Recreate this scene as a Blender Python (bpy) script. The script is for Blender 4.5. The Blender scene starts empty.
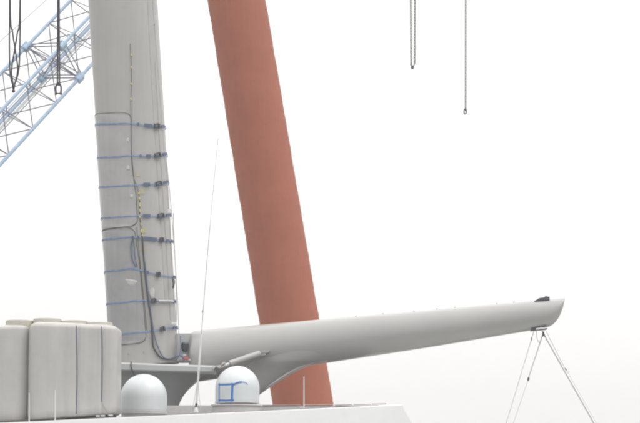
import bpy, bmesh, math, random
from mathutils import Vector, Matrix
from mathutils.bvhtree import BVHTree
R = math.radians
random.seed(7)
scn = bpy.context.scene
C = scn.collection

# ------------------------------------------------------------------ camera
CAM = Vector((0, 0, 6.5)); PITCH = R(8.0); HF = R(20.0)
FPX = 320 / math.tan(HF / 2)
cd = bpy.data.cameras.new('camera'); cam = bpy.data.objects.new('camera', cd); C.objects.link(cam)
cam.location = CAM; cam.rotation_euler = (R(90) + PITCH, 0, 0)
cd.sensor_width = 36; cd.lens = 18 / math.tan(HF / 2)
cd.clip_start = 0.5; cd.clip_end = 6000
cd.dof.use_dof = True; cd.dof.focus_distance = 60; cd.dof.aperture_fstop = 2.4
scn.camera = cam

# ------------------------------------------------------------------ overcast sky
SUN_EL, SUN_AZ = 58, 118        # high sun seen through cloud, to the right
w = bpy.data.worlds.new('World'); scn.world = w; w.use_nodes = True
nt = w.node_tree; N = nt.nodes; L = nt.links
for n in list(N): N.remove(n)
out = N.new('ShaderNodeOutputWorld'); bg = N.new('ShaderNodeBackground'); bg.inputs[1].default_value = 0.1
sky = N.new('ShaderNodeTexSky'); sky.sky_type = 'NISHITA'; sky.sun_disc = False
sky.sun_elevation = R(SUN_EL); sky.sun_rotation = R(SUN_AZ); sky.dust_density = 3
tc = N.new('ShaderNodeTexCoord'); sx = N.new('ShaderNodeSeparateXYZ')
L.new(tc.outputs['Generated'], sx.inputs[0])
mr = N.new('ShaderNodeMapRange'); mr.inputs[1].default_value = 0.17; mr.inputs[2].default_value = 1.0
mr.inputs[3].default_value = 11.8; mr.inputs[4].default_value = 25
L.new(sx.outputs[2], mr.inputs[0])
nz = N.new('ShaderNodeTexNoise'); nz.inputs['Scale'].default_value = 2.3; nz.inputs['Detail'].default_value = 5
L.new(tc.outputs['Generated'], nz.inputs['Vector'])
nm = N.new('ShaderNodeMapRange'); nm.inputs[1].default_value = 0.3; nm.inputs[2].default_value = 0.7
nm.inputs[3].default_value = 0.95; nm.inputs[4].default_value = 1.05
L.new(nz.outputs[0], nm.inputs[0])
mu = N.new('ShaderNodeMath'); mu.operation = 'MULTIPLY'; L.new(mr.outputs[0], mu.inputs[0]); L.new(nm.outputs[0], mu.inputs[1])
cl = N.new('ShaderNodeVectorMath'); cl.operation = 'SCALE'; cl.inputs[0].default_value = (1.0, 0.985, 0.975)
L.new(mu.outputs[0], cl.inputs['Scale'])
mx = N.new('ShaderNodeMixRGB'); mx.inputs[0].default_value = 0.93
L.new(sky.outputs[0], mx.inputs[1]); L.new(cl.outputs[0], mx.inputs[2])
L.new(mx.outputs[0], bg.inputs[0]); L.new(bg.outputs[0], out.inputs[0])

sd = bpy.data.lights.new('sun', 'SUN'); so = bpy.data.objects.new('sun', sd); C.objects.link(so)
sd.energy = 1.25; sd.angle = R(35); sd.color = (1, 0.97, 0.93)
_az, _el = R(SUN_AZ), R(SUN_EL)
sdir = Vector((math.sin(_az) * math.cos(_el), math.cos(_az) * math.cos(_el), math.sin(_el)))
so.rotation_euler = sdir.to_track_quat('Z', 'Y').to_euler(); so.location = (0, -20, 60)
scn.view_settings.view_transform = 'Standard'; scn.view_settings.look = 'None'
scn.view_settings.exposure = 0.07; scn.view_settings.gamma = 1
scn.render.engine = 'CYCLES'
try:
    scn.cycles.pixel_filter_type = 'BLACKMAN_HARRIS'; scn.cycles.filter_width = 2.5
    scn.cycles.use_denoising = True
except Exception: pass

# ------------------------------------------------------------------ helpers
FW = Vector((0, math.cos(PITCH), math.sin(PITCH))); UP = Vector((0, -math.sin(PITCH), math.cos(PITCH)))
def ray(px, py): return FW + Vector((1, 0, 0)) * ((px - 320) / FPX) + UP * (-(py - 211.5) / FPX)
def P(px, py, Y):
    """the point of the place at distance Y that the photograph shows at (px, py)"""
    d = ray(px, py); return CAM + d * (Y / d.y)
def pm(Y): return Y / FPX            # metres that one photo pixel spans at distance Y

def mat(name, col, rough=0.5, metal=0.0, var=0.06, scale=1.5, bump=0.0, bscale=30, streak=0.0, coat=0.0, tint=None, stain=None, stain_amt=0.0, sscale=4.0, fold=0.0):
    m = bpy.data.materials.new(name); m.use_nodes = True
    nt = m.node_tree; N = nt.nodes; L = nt.links; b = N['Principled BSDF']
    b.inputs['Roughness'].default_value = rough; b.inputs['Metallic'].default_value = metal
    if coat: b.inputs['Coat Weight'].default_value = coat; b.inputs['Coat Roughness'].default_value = 0.15
    tc = N.new('ShaderNodeTexCoord')
    n1 = N.new('ShaderNodeTexNoise'); n1.inputs['Scale'].default_value = scale; n1.inputs['Detail'].default_value = 6; n1.inputs['Roughness'].default_value = 0.6
    L.new(tc.outputs['Object'], n1.inputs['Vector'])
    r1 = N.new('ShaderNodeMapRange'); r1.inputs[1].default_value = 0.3; r1.inputs[2].default_value = 0.7
    r1.inputs[3].default_value = 1 - var; r1.inputs[4].default_value = 1 + var
    L.new(n1.outputs[0], r1.inputs[0]); fac = r1.outputs[0]
    if streak:
        mp = N.new('ShaderNodeMapping'); mp.inputs['Scale'].default_value = (9, 9, 0.25)
        L.new(tc.outputs['Object'], mp.inputs[0])
        n2 = N.new('ShaderNodeTexNoise'); n2.inputs['Scale'].default_value = 1.0; n2.inputs['Detail'].default_value = 4
        L.new(mp.outputs[0], n2.inputs['Vector'])
        r2 = N.new('ShaderNodeMapRange'); r2.inputs[1].default_value = 0.3; r2.inputs[2].default_value = 0.7
        r2.inputs[3].default_value = 1 - streak; r2.inputs[4].default_value = 1 + streak
        L.new(n2.outputs[0], r2.inputs[0])
        mm = N.new('ShaderNodeMath'); mm.operation = 'MULTIPLY'; L.new(fac, mm.inputs[0]); L.new(r2.outputs[0], mm.inputs[1]); fac = mm.outputs[0]
    sc = N.new('ShaderNodeVectorMath'); sc.operation = 'SCALE'; sc.inputs[0].default_value = col[:3]
    L.new(fac, sc.inputs['Scale']); src = sc.outputs[0]
    if stain:
        n3 = N.new('ShaderNodeTexNoise'); n3.inputs['Scale'].default_value = sscale; n3.inputs['Detail'].default_value = 8; n3.inputs['Roughness'].default_value = 0.7
        L.new(tc.outputs['Object'], n3.inputs['Vector'])
        r3 = N.new('ShaderNodeMapRange'); r3.inputs[1].default_value = 0.52; r3.inputs[2].default_value = 0.72; r3.inputs[4].default_value = stain_amt
        L.new(n3.outputs[0], r3.inputs[0])
        mi = N.new('ShaderNodeMixRGB'); mi.inputs[2].default_value = (*stain, 1)
        L.new(r3.outputs[0], mi.inputs[0]); L.new(src, mi.inputs[1]); src = mi.outputs[0]
    L.new(src, b.inputs['Base Color'])
    if fold:
        mp2 = N.new('ShaderNodeMapping'); mp2.inputs['Scale'].default_value = (2.2, 2.2, 0.28)
        L.new(tc.outputs['Object'], mp2.inputs[0])
        n5 = N.new('ShaderNodeTexNoise'); n5.inputs['Scale'].default_value = 1.0; n5.inputs['Detail'].default_value = 1.5; n5.inputs['Distortion'].default_value = 0.4
        L.new(mp2.outputs[0], n5.inputs['Vector'])
        b5 = N.new('ShaderNodeBump'); b5.inputs['Strength'].default_value = fold; b5.inputs['Distance'].default_value = 0.12
        L.new(n5.outputs[0], b5.inputs['Height']); L.new(b5.outputs[0], b.inputs['Normal'])
    if bump:
        n4 = N.new('ShaderNodeTexNoise'); n4.inputs['Scale'].default_value = bscale; n4.inputs['Detail'].default_value = 5
        L.new(tc.outputs['Object'], n4.inputs['Vector'])
        bp = N.new('ShaderNodeBump'); bp.inputs['Strength'].default_value = bump; bp.inputs['Distance'].default_value = 0.02
        L.new(n4.outputs[0], bp.inputs['Height'])
        if fold: L.new(b5.outputs[0], bp.inputs['Normal'])
        L.new(bp.outputs[0], b.inputs['Normal'])
    return m

M = {
 'mast': mat('mast_paint', (0.335, 0.33, 0.318), 0.42, var=0.03, scale=0.8, streak=0.03, bump=0.05, bscale=6, stain=(0.28, 0.28, 0.275), stain_amt=0.25, sscale=2.5),
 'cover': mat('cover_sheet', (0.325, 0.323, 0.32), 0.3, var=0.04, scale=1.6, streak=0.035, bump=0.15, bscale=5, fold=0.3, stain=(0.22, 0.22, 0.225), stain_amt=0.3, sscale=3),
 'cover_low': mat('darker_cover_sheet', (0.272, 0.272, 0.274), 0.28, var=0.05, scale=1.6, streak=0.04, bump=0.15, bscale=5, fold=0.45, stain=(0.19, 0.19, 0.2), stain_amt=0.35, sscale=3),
 'boom': mat('boom_paint', (0.305, 0.304, 0.296), 0.3, var=0.03, scale=0.9, bump=0.04, bscale=5, coat=0.35, stain=(0.27, 0.27, 0.26), stain_amt=0.3, sscale=3),
 'step': mat('step_paint', (0.37, 0.385, 0.385), 0.35, var=0.04, scale=2, bump=0.04, bscale=9, streak=0.02),
 'wrap': mat('wrap_film', (0.42, 0.412, 0.395), 0.4, var=0.03, scale=1.2, streak=0.03, bump=0.12, bscale=6, fold=0.4, stain=(0.34, 0.335, 0.32), stain_amt=0.35, sscale=2.2),
 'white': mat('white_gelcoat', (0.60, 0.605, 0.60), 0.3, var=0.02, scale=1.3, coat=0.3, stain=(0.5, 0.5, 0.48), stain_amt=0.2, sscale=2),
 'radome': mat('radome_gelcoat', (0.54, 0.57, 0.58), 0.38, var=0.025, scale=2.0, streak=0.02, stain=(0.5, 0.51, 0.5), stain_amt=0.3, sscale=3),
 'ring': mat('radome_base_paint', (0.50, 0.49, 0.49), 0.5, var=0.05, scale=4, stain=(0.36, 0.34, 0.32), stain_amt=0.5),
 'bounce_dark': mat('bounce_cut_sheet', (0.16, 0.16, 0.155), 0.85, var=0.12, scale=2, bump=0.4, bscale=60),  # dark colour of the unseen sheets that cut bounce light
 'seal': mat('dark_seal', (0.10, 0.10, 0.085), 0.7, var=0.3, scale=9),
 'softline': mat('track_groove', (0.27, 0.265, 0.252), 0.6, var=0.15, scale=5),
 'strap': mat('blue_webbing', (0.14, 0.23, 0.42), 0.8, var=0.3, scale=7, bump=0.3, bscale=90, stain=(0.24, 0.30, 0.42), stain_amt=0.8, sscale=3),
 'pad': mat('navy_pad', (0.085, 0.115, 0.185), 0.75, var=0.3, scale=25),
 'metal': mat('dark_steel', (0.07, 0.075, 0.09), 0.4, metal=0.4, var=0.3, scale=30),
 'tape': mat('blue_masking_tape', (0.035, 0.15, 0.45), 0.7, var=0.12, scale=14),
 'cable': mat('black_cable', (0.045, 0.045, 0.05), 0.6, var=0.3, scale=20),
 'yellow': mat('yellow_tape', (0.55, 0.47, 0.16), 0.6, var=0.2, scale=20),
 'paleyellow': mat('adhesive_residue', (0.37, 0.345, 0.235), 0.6, var=0.06, scale=10),
 'offwhite': mat('offwhite_surface', (0.405, 0.40, 0.39), 0.6, var=0.1, scale=9, bump=0.3, bscale=15),  # also colours the highlights painted on the mast
 'column': mat('oxide_primer', (0.28, 0.085, 0.045), 0.8, var=0.05, scale=0.7, bump=0.2, bscale=9, streak=0.04, stain=(0.21, 0.073, 0.045), stain_amt=0.6, sscale=3.2),
 'weld': mat('weld_primer', (0.31, 0.108, 0.069), 0.8, var=0.2, scale=6, bump=0.5, bscale=30),
 'crane': mat('crane_blue_paint', (0.26, 0.36, 0.475), 0.5, var=0.14, scale=2.2, stain=(0.18, 0.23, 0.31), stain_amt=0.5, sscale=3),
 'lace': mat('lacing_grey_blue', (0.12, 0.135, 0.175), 0.6, var=0.25, scale=5),
 'walk': mat('galvanised_grating', (0.45, 0.47, 0.48), 0.5, metal=0.2, var=0.15, scale=5),
 'rope': mat('dark_wire_rope', (0.028, 0.024, 0.035), 0.75, var=0.4, scale=25, bump=0.4, bscale=60),
 'chain': mat('chain_steel', (0.27, 0.27, 0.26), 0.6, metal=0.1, var=0.4, scale=18),
 'line': mat('grey_line', (0.40, 0.405, 0.39), 0.75, var=0.2, scale=20),
 'beige': mat('beige_cap', (0.41, 0.385, 0.335), 0.6, var=0.08, scale=6),
 'red': mat('red_plastic', (0.42, 0.09, 0.08), 0.5, var=0.15, scale=9),
 'piping': mat('navy_piping', (0.10, 0.115, 0.18), 0.7, var=0.25, scale=8),
 'pink': mat('pink_protective_film', (0.52, 0.43, 0.43), 0.5, var=0.15, scale=3, stain=(0.4, 0.2, 0.19), stain_amt=0.8, sscale=6),
 'hull': mat('hull_paint', (0.5, 0.5, 0.48), 0.35, var=0.04, scale=1),
 'concrete': mat('quay_concrete', (0.30, 0.29, 0.27), 0.9, var=0.15, scale=0.7, bump=0.4, bscale=10),
 'water': mat('harbour_water', (0.09, 0.11, 0.11), 0.12, var=0.1, scale=0.2, bump=0.5, bscale=1.2),
}

def link(name, me, m, parent=None, smooth=True):
    o = bpy.data.objects.new(name, me); C.objects.link(o)
    if m is not None and not me.materials: me.materials.append(M[m])
    if smooth:
        me.polygons.foreach_set('use_smooth', [True] * len(me.polygons))
        try: me.set_sharp_from_angle(angle=R(38))
        except Exception: pass
    if parent: o.parent = parent
    return o
def build(name, bm, m, parent=None, smooth=True):
    bmesh.ops.recalc_face_normals(bm, faces=bm.faces)
    me = bpy.data.meshes.new(name); bm.to_mesh(me); bm.free()
    if parent:                      # parts are written in world space: bring them into their thing's frame
        me.transform(Matrix.Translation(-Vector(parent.matrix_world.translation if False else WL(parent))))
    return link(name, me, m, parent, smooth)
def pieces(name, bm, m, parent, smooth=True):
    """each loose piece of bm becomes a part of its own"""
    bm.faces.ensure_lookup_table(); seen = set(); groups = []
    for f in bm.faces:
        if f in seen: continue
        st_k = [f]; seen.add(f); g = []
        while st_k:
            x = st_k.pop(); g.append(x)
            for e in x.edges:
                for y in e.link_faces:
                    if y not in seen: seen.add(y); st_k.append(y)
        groups.append(g)
    res = []
    for g in groups:
        b2 = bmesh.new(); mp = {}
        for f in g:
            for v in f.verts:
                if v not in mp: mp[v] = b2.verts.new(v.co)
            b2.faces.new([mp[v] for v in f.verts])
        res.append(build(name, b2, m, parent, smooth))
    bm.free(); return res
def WL(o):
    v = Vector(o.location)
    while o.parent: o = o.parent; v += Vector(o.location)
    return v
def tag(o, label=None, cat=None, group=None, kind=None):
    if label: o['label'] = label
    if cat: o['category'] = cat
    if group: o['group'] = group
    if kind: o['kind'] = kind
    return o
def thing(name, label, cat, loc=(0, 0, 0), group=None):
    o = bpy.data.objects.new(name, None); C.objects.link(o); o.location = loc; o.empty_display_size = 0.3
    return tag(o, label, cat, group)
def single(name, bm, m, loc, label, cat, group=None, smooth=True):
    """a thing that is one mesh, with its origin at its base"""
    bmesh.ops.recalc_face_normals(bm, faces=bm.faces)
    me = bpy.data.meshes.new(name); bm.to_mesh(me); bm.free(); me.transform(Matrix.Translation(-Vector(loc)))
    o = link(name, me, m, None, smooth); o.location = loc
    return tag(o, label, cat, group)

def sweep(bm, pts, r, seg=8, cap=True):
    pts = [Vector(p) for p in pts]; n = len(pts)
    rr = r if isinstance(r, (list, tuple)) else [r] * n
    rings = []; ref = None
    for i, p in enumerate(pts):
        t = (pts[min(i + 1, n - 1)] - pts[max(i - 1, 0)]).normalized()
        if ref is None: ref = t.orthogonal().normalized()
        ref = (ref - t * ref.dot(t)).normalized(); b = t.cross(ref)
        rings.append([bm.verts.new(p + (ref * math.cos(a) + b * math.sin(a)) * rr[i]) for a in [2 * math.pi * k / seg for k in range(seg)]])
    for a, b2 in zip(rings, rings[1:]):
        for k in range(seg): bm.faces.new((a[k], a[(k + 1) % seg], b2[(k + 1) % seg], b2[k]))
    if cap: bm.faces.new(rings[0][::-1]); bm.faces.new(rings[-1])
def loft(bm, rings, cap=True):
    rv = [[bm.verts.new(p) for p in r] for r in rings]; n = len(rv[0])
    for a, b in zip(rv, rv[1:]):
        for k in range(n): bm.faces.new((a[k], a[(k + 1) % n], b[(k + 1) % n], b[k]))
    if cap: bm.faces.new(rv[0][::-1]); bm.faces.new(rv[-1])
def obox(bm, c, ax, ay, az, bev=0.0):
    """box at c with half-extent vectors ax, ay, az"""
    vs = [bm.verts.new(c + ax * i + ay * j + az * k) for i in (-1, 1) for j in (-1, 1) for k in (-1, 1)]
    fs = [bm.faces.new([vs[q] for q in f]) for f in ((0, 1, 3, 2), (4, 6, 7, 5), (0, 4, 5, 1), (2, 3, 7, 6), (0, 2, 6, 4), (1, 5, 7, 3))]
    if bev:
        es = list({e for f in fs for e in f.edges})
        bmesh.ops.bevel(bm, geom=es, offset=bev, segments=2, affect='EDGES')
def wbox(bm, x0, x1, y0, y1, z0, z1, bev=0.0):
    obox(bm, Vector(((x0 + x1) / 2, (y0 + y1) / 2, (z0 + z1) / 2)), Vector(((x1 - x0) / 2, 0, 0)), Vector((0, (y1 - y0) / 2, 0)), Vector((0, 0, (z1 - z0) / 2)), bev)
def smoothpts(pts, n=6):
    """Catmull-Rom through pts (any dimension tuples)"""
    pts = [Vector(p) for p in pts]; q = [pts[0]] + pts + [pts[-1]]; outp = []
    for i in range(1, len(q) - 2):
        for k in range(n):
            t = k / n; a, b, c, d = q[i - 1], q[i], q[i + 1], q[i + 2]
            outp.append(0.5 * ((2 * b) + (c - a) * t + (2 * a - 5 * b + 4 * c - d) * t * t + (3 * b - a - 3 * c + d) * t ** 3))
    outp.append(pts[-1]); return outp
def interp(tab, x):
    if x <= tab[0][0]: return tab[0][1]
    for (a, b), (c, d) in zip(tab, tab[1:]):
        if x <= c: return b + (d - b) * (x - a) / (c - a)
    return tab[-1][1]
def ribbon(bm, pts, nrm, width, th):
    """flat band of real thickness following pts, facing nrm"""
    n = len(pts); rings = []
    for i in range(n):
        t = (pts[min(i + 1, n - 1)] - pts[max(i - 1, 0)]).normalized(); s = nrm[i].cross(t).normalized() * (width / 2)
        u = nrm[i] * th
        rings.append([pts[i] - s, pts[i] + s, pts[i] + s + u, pts[i] - s + u])
    loft(bm, rings)
def bvh_of(o):
    me = o.data; off = WL(o)
    return BVHTree.FromPolygons([v.co + off for v in me.vertices], [tuple(p.vertices) for p in me.polygons])
def hit(bvh, px, py):
    d = ray(px, py).normalized(); loc, nr, i, dist = bvh.ray_cast(CAM, d)
    if loc is None: return None, None
    if nr.dot(d) > 0: nr = -nr
    return loc, nr

# ------------------------------------------------------------------ the setting
def sheet(name, x0, x1, y0, y1, z, m, th=None):
    bm = bmesh.new()
    if th: wbox(bm, x0, x1, y0, y1, z - th, z)
    else: bm.faces.new([bm.verts.new(p) for p in ((x0, y0, z), (x1, y0, z), (x1, y1, z), (x0, y1, z))])
    o = build(name, bm, m, smooth=False); o['kind'] = 'structure'; return o
sheet('water', -1500, 1500, -1500, 1500, 0, 'water')
sheet('quay', -400, 400, 70, 700, 2.4, 'concrete', 6)
sheet('pier', -60, 60, -30, 20, 4.9, 'concrete', 8)

# ------------------------------------------------------------------ yacht hull and deckhouse
def roof_y(x): return 404.4 + (402.5 - x) * 0.0455
YF = 53.0
bm = bmesh.new()
rings = []
for X, hw, zk in ((-34, 2.5, 1.2), (-30, 4.6, -0.5), (-18, 5.6, -1.5), (0, 5.6, -1.5), (14, 4.8, -1.2), (24, 2.6, -0.8), (30, 0.15, 0.6)):
    zt = 3.4 + 0.0012 * (X + 5) ** 2
    r = []
    for k in range(13):
        a = math.pi * k / 12; r.append(Vector((X, 58.6 - hw * math.cos(a), zt - (zt - zk) * math.sin(a) ** 0.6 if 0 < k < 12 else zt)))
    rings.append(r)
loft(bm, rings)
single('yacht_hull', bm, 'hull', (0, 58.6, 0), 'pale grey hull of the yacht that carries the white deckhouse', 'yacht hull')
dh = thing('deckhouse', 'long white deckhouse with a gently sloping roof edge along the bottom of the picture', 'deckhouse', (-3, 58, 3.4))
bm = bmesh.new()
a0 = P(-230, roof_y(-230), YF); a1 = P(402.5, 404.4, YF); a2 = P(412.5, 423, YF); sl = (a2.x - a1.x) / (a1.z - a2.z)
xs_ = [a0.x + (a1.x - a0.x) * k / 20 for k in range(21)]
rings = []
for k, X in enumerate(xs_):
    z = a0.z + (a1.z - a0.z) * k / 20
    Xb = X + (sl * (z - 3.2) if k == 20 else 0)
    c = 0.05
    rings.append([Vector((Xb, YF - 0.55, 3.2)), Vector((X, YF, z - c)), Vector((X, YF + c * 0.3, z - c * 0.3)), Vector((X, YF + c, z)),
                  Vector((X, 64.0 - c, z - 0.06)), Vector((X, 64.0, z - 0.11)), Vector((Xb, 64.6, 3.2))])
loft(bm, rings)
build('deckhouse_body', bm, 'white', dh)
def deck_z(X): return a0.z + (a1.z - a0.z) * (X - a0.x) / (a1.x - a0.x)
bm = bmesh.new()
obox(bm, (a0 + a1) / 2 + Vector((-.2, 5.5, .012)), (a1 - a0) / 2 - Vector((.5, 0, .025)), Vector((0, 5.0, 0)), Vector((0, 0, .008)))
build('bounce_cut_sheet', bm, 'bounce_dark', dh, smooth=False)  # added unseen dark sheet, cuts light bounced off the roof
# level coaming the mast gear stands on
bm = bmesh.new()
q0 = P(148, 405.6, 57.9); q1 = P(386, 405.2, 57.9)
obox(bm, Vector(((q0.x + q1.x) / 2, 59.9, (q0.z + 7.7) / 2)), Vector(((q1.x - q0.x) / 2, 0, 0)), Vector((0, 2.0, 0)), Vector((0, 0, (q0.z - 7.7) / 2)), 0.03)
build('coaming', bm, 'ring', dh)
bm = bmesh.new()
obox(bm, Vector(((q0.x + q1.x) / 2, 59.95, q0.z + .006)), Vector(((q1.x - q0.x) / 2 - .12, 0, 0)), Vector((0, 1.85, 0)), Vector((0, 0, .006)))
build('coaming_bounce_cut', bm, 'bounce_dark', dh, smooth=False)  # added unseen dark sheet, cuts light bounced off the coaming
# film left on the coaming and roof edge
bm = bmesh.new()
for (x0, x1, y, t) in ((262, 301, 405.3, .008), (303, 333, 405.2, .012), (335, 352, 405.1, .010), (353.5, 371, 404.7, .008), (371.8, 386.5, 404.3, .012)):
    u, v = P(x0, y, 57.86), P(x1, y - .3, 57.86)
    obox(bm, (u + v) / 2 + Vector((0, 0.1, t)), (v - u) / 2, Vector((0, .1, 0)), Vector((0, 0, t)), 0.006)
pieces('protective_film', bm, 'pink', dh)

# ------------------------------------------------------------------ mast step (platform + flared pedestal)
st = thing('mast_step', 'grey flared pedestal and cross platform under the foot of the mast', 'mast step', tuple(P(148, 410, 59.9)))
bm = bmesh.new()
Y0, Y1 = 58.35, 61.4
tl, tr, br, bl = P(100, 361.6, Y0), P(216, 365.6, Y0), P(215.5, 373, Y0), P(100, 370.6, Y0)
prof = [bl, br, tr, tl]
rr = []
for Y, ins in ((Y0 - 0.0, 0.05), (Y0 + 0.05, 0.0), (Y1 - .05, 0), (Y1, .05)):
    cx = sum((p.x for p in prof)) / 4; cz = sum((p.z for p in prof)) / 4
    rr.append([Vector((p.x - math.copysign(ins, p.x - cx), Y, p.z - math.copysign(ins, p.z - cz))) for p in prof])
loft(bm, rr)
build('platform', bm, 'step', st)
bm = bmesh.new()
rr = []
lev = [(371.5, 66), (373, 63.5), (376, 57), (379.5, 51), (384, 45.5), (390, 39), (396, 34.2), (402, 31), (408, 28.8), (413, 28)]
for y, hw in lev:
    c = P(149, y, 59.9); a = hw * pm(59.9); b = 0.55 + (hw - 28) * 0.022
    rr.append([c + Vector((a * math.copysign(abs(math.cos(t)) ** .85, math.cos(t)), b * math.copysign(abs(math.sin(t)) ** .85, math.sin(t)), 0)) for t in [2 * math.pi * k / 64 for k in range(64)]])
loft(bm, rr)
build('pedestal', bm, 'step', st)
bm = bmesh.new()
sweep(bm, smoothpts([P(131.2, 361.5, Y0 - .012), P(131, 366, Y0 - .012), P(132.5, 371, Y0 - .012), P(135, 376, Y0 + .03)]), 0.022, 6)
build('crack_line', bm, 'cable', st)  # dark strand added to draw the crack in the platform front

# ------------------------------------------------------------------ mast
A0 = P(144.4, 355, 60.0); A1 = P(122.9, 0, 60.0)
AX = (A1 - A0).normalized(); LN = (A1 - A0).length
U = Vector((AX.z, 0, -AX.x)).normalized(); V = Vector((0, 1, 0)); V = (V - AX * V.dot(AX)).normalized()
def fdep(p): return (p - CAM).dot(FW) / FPX
WA0 = 67.5 / 2 * fdep(A0); WA1 = 68.6 / 2 * fdep(A1)
def mast_ab(h):
    a = WA0 + (WA1 - WA0) * min(h / LN, 1.4); return a, a * 0.82
EXP = 0.86
def mast_pt(th, h, off=0.0):
    a, b = mast_ab(h); c, s = math.cos(th), math.sin(th)
    u = a * math.copysign(abs(c) ** EXP, c); v = b * math.copysign(abs(s) ** EXP, s)
    nn = (U * (c / a) + V * (s / b)).normalized()
    tt = th if th <= 0 else th - 2 * math.pi
    off = off - .035 * math.exp(-((tt + .72) / .16) ** 2) - .02 * math.exp(-((tt + 2.25) / .2) ** 2)
    return A0 + AX * h + U * u + V * v + nn * off
def mast_n(th, h): a, b = mast_ab(h); return (U * (math.cos(th) / a) + V * (math.sin(th) / b)).normalized()
HB, HT = -0.35, LN * 1.9
bm = bmesh.new(); rr = []
for k in range(60):
    h = HB + (HT - HB) * k / 59; rr.append([mast_pt(2 * math.pi * j / 96, h) for j in range(96)])
loft(bm, rr)
mast = thing('mast', 'tall pale grey wing mast leaning slightly left above the white radomes', 'mast', tuple(mast_pt(0, HB) - U * WA0))
mo = build('mast_tube', bm, 'mast', mast)
MB = bvh_of(mo)
def mth(px, py):
    """angle and height on the mast under a photo pixel"""
    loc, n = hit(MB, px, py)
    if loc is None: return None
    d = loc - A0; h = d.dot(AX); a, b = mast_ab(h)
    u, v = d.dot(U) / a, d.dot(V) / b
    return math.atan2(math.copysign(abs(v) ** (1 / EXP), v), math.copysign(abs(u) ** (1 / EXP), u)), h
def on_mast(pix, off, n=6):
    pts, nr = [], []
    last = None
    for q in smoothpts([(x, y, 0) for x, y in pix], n):
        r = mth(q.x, q.y)
        if r is None: continue
        pts.append(mast_pt(r[0], r[1], off)); nr.append(mast_n(*r))
    return pts, nr
# tracks and thin seams on the mast skin
for pix, wd, m_, nm_ in (
    ([(155, 62), (160, 150), (165.5, 235), (170.5, 320)], 0.022, 'softline', 'sail_track'),
    ([(147.5, 0), (152, 90), (159, 200), (165, 300)], 0.016, 'softline', 'skin_seam'),
    ([(152.5, 0), (161, 110), (169, 215), (174, 300)], 0.02, 'softline', 'skin_seam')):
    bm = bmesh.new(); p, n_ = on_mast(pix, -0.004, 14); ribbon(bm, p, n_, wd, 0.009); build(nm_, bm, m_, mast, smooth=False)
# small fittings on the skin
bm = bmesh.new()
for x, y in ((154.3, 24.5), (144, 352), (149.5, 338), (128.5, 354), (120.5, 345)):
    r = mth(x, y); p = mast_pt(*r, 0.0); n = mast_n(*r); sweep(bm, [p - n * .01, p + n * .02], 0.025, 10)
pieces('fastener', bm, 'softline', mast)

# cover sheets
def cover(outline_right, top, bot, label, m_name):
    """outline_right: (y, x) table of the right edge; top, bot: (x, y) tables of the top and bottom edges"""
    nr, nc = 60, 26
    bm = bmesh.new(); grid = []
    edge = []
    for i in range(nr + 1):
        f = i / nr; f = f - 0.145 * math.sin(2 * math.pi * f)
        row = []
        # right-edge pixel at this row
        ym = top[-1][1] + (bot[-1][1] - top[-1][1]) * f
        xr = interp(outline_right, ym); rr_ = mth(xr, ym)
        # the height at the left (visible limb) of the same row
        yl = top[0][1] + (bot[0][1] - top[0][1]) * f
        rl = mth(interp([(0, 88), (113, 95.8), (320, 110), (360, 113)], yl) + 2.5, yl)
        dth = (rl[0] - rr_[0]);
        while dth > 0: dth -= 2 * math.pi
        for j in range(nc + 1):
            g = j / nc
            th = rr_[0] + (dth - 1.1) * g
            h = rr_[1] + (rl[1] - rr_[1]) * min(1.0, g * (dth - 1.1) / dth)
            row.append((th, h))
        grid.append(row)
    # round the two right-hand corners
    rc = 0.2
    for i in range(nr + 1):
        for e in (0, nr):
            d = abs(grid[i][0][1] - grid[e][0][1])
            if d < rc:
                k = rc - math.sqrt(max(0, rc * rc - (rc - d) ** 2))
                th0, dt = grid[i][0][0], k / 1.1
                for j in range(nc + 1):
                    g = j / nc; grid[i][j] = (grid[i][j][0] - dt * (1 - g), grid[i][j][1])
    wav = lambda i, j: 0.004 * math.sin(i * 0.55 + j * 0.3) + 0.003 * math.sin(j * 0.9 - i * .23)
    fr = [[bm.verts.new(mast_pt(t, h, 0.022 + wav(i, j))) for j, (t, h) in enumerate(row)] for i, row in enumerate(grid)]
    bk = [[bm.verts.new(mast_pt(t, h, 0.002)) for t, h in row] for row in grid]
    for i in range(nr):
        for j in range(nc):
            bm.faces.new((fr[i][j], fr[i][j + 1], fr[i + 1][j + 1], fr[i + 1][j]))
            bm.faces.new((bk[i][j], bk[i + 1][j], bk[i + 1][j + 1], bk[i][j + 1]))
    for i in range(nr):
        for j in (0, nc): bm.faces.new((fr[i][j], fr[i + 1][j], bk[i + 1][j], bk[i][j]))
    for j in range(nc):
        for i in (0, nr): bm.faces.new((fr[i][j], fr[i][j + 1], bk[i][j + 1], bk[i][j]))
    t_ = thing('mast_cover', label, 'cover sheet', tuple(mast_pt(grid[nr][nc // 2][0], grid[nr][nc // 2][1])))
    build('sheet', bm, m_name, t_)
    bm = bmesh.new()
    loop = [mast_pt(*grid[0][j], 0.02) for j in range(nc, 0, -1)] + [mast_pt(*grid[i][0], 0.02) for i in range(nr + 1)] + [mast_pt(*grid[nr][j], 0.02) for j in range(1, nc + 1)]
    sweep(bm, loop, 0.011, 6)
    build('edge_seal', bm, 'seal', t_)
    return t_
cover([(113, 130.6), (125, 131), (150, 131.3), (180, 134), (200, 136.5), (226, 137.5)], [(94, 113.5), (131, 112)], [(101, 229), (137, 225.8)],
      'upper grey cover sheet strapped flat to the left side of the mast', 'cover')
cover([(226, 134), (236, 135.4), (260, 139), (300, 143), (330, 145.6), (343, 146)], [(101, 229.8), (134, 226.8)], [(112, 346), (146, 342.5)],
      'lower, slightly darker grey cover sheet on the left side of the mast', 'cover_low')

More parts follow.
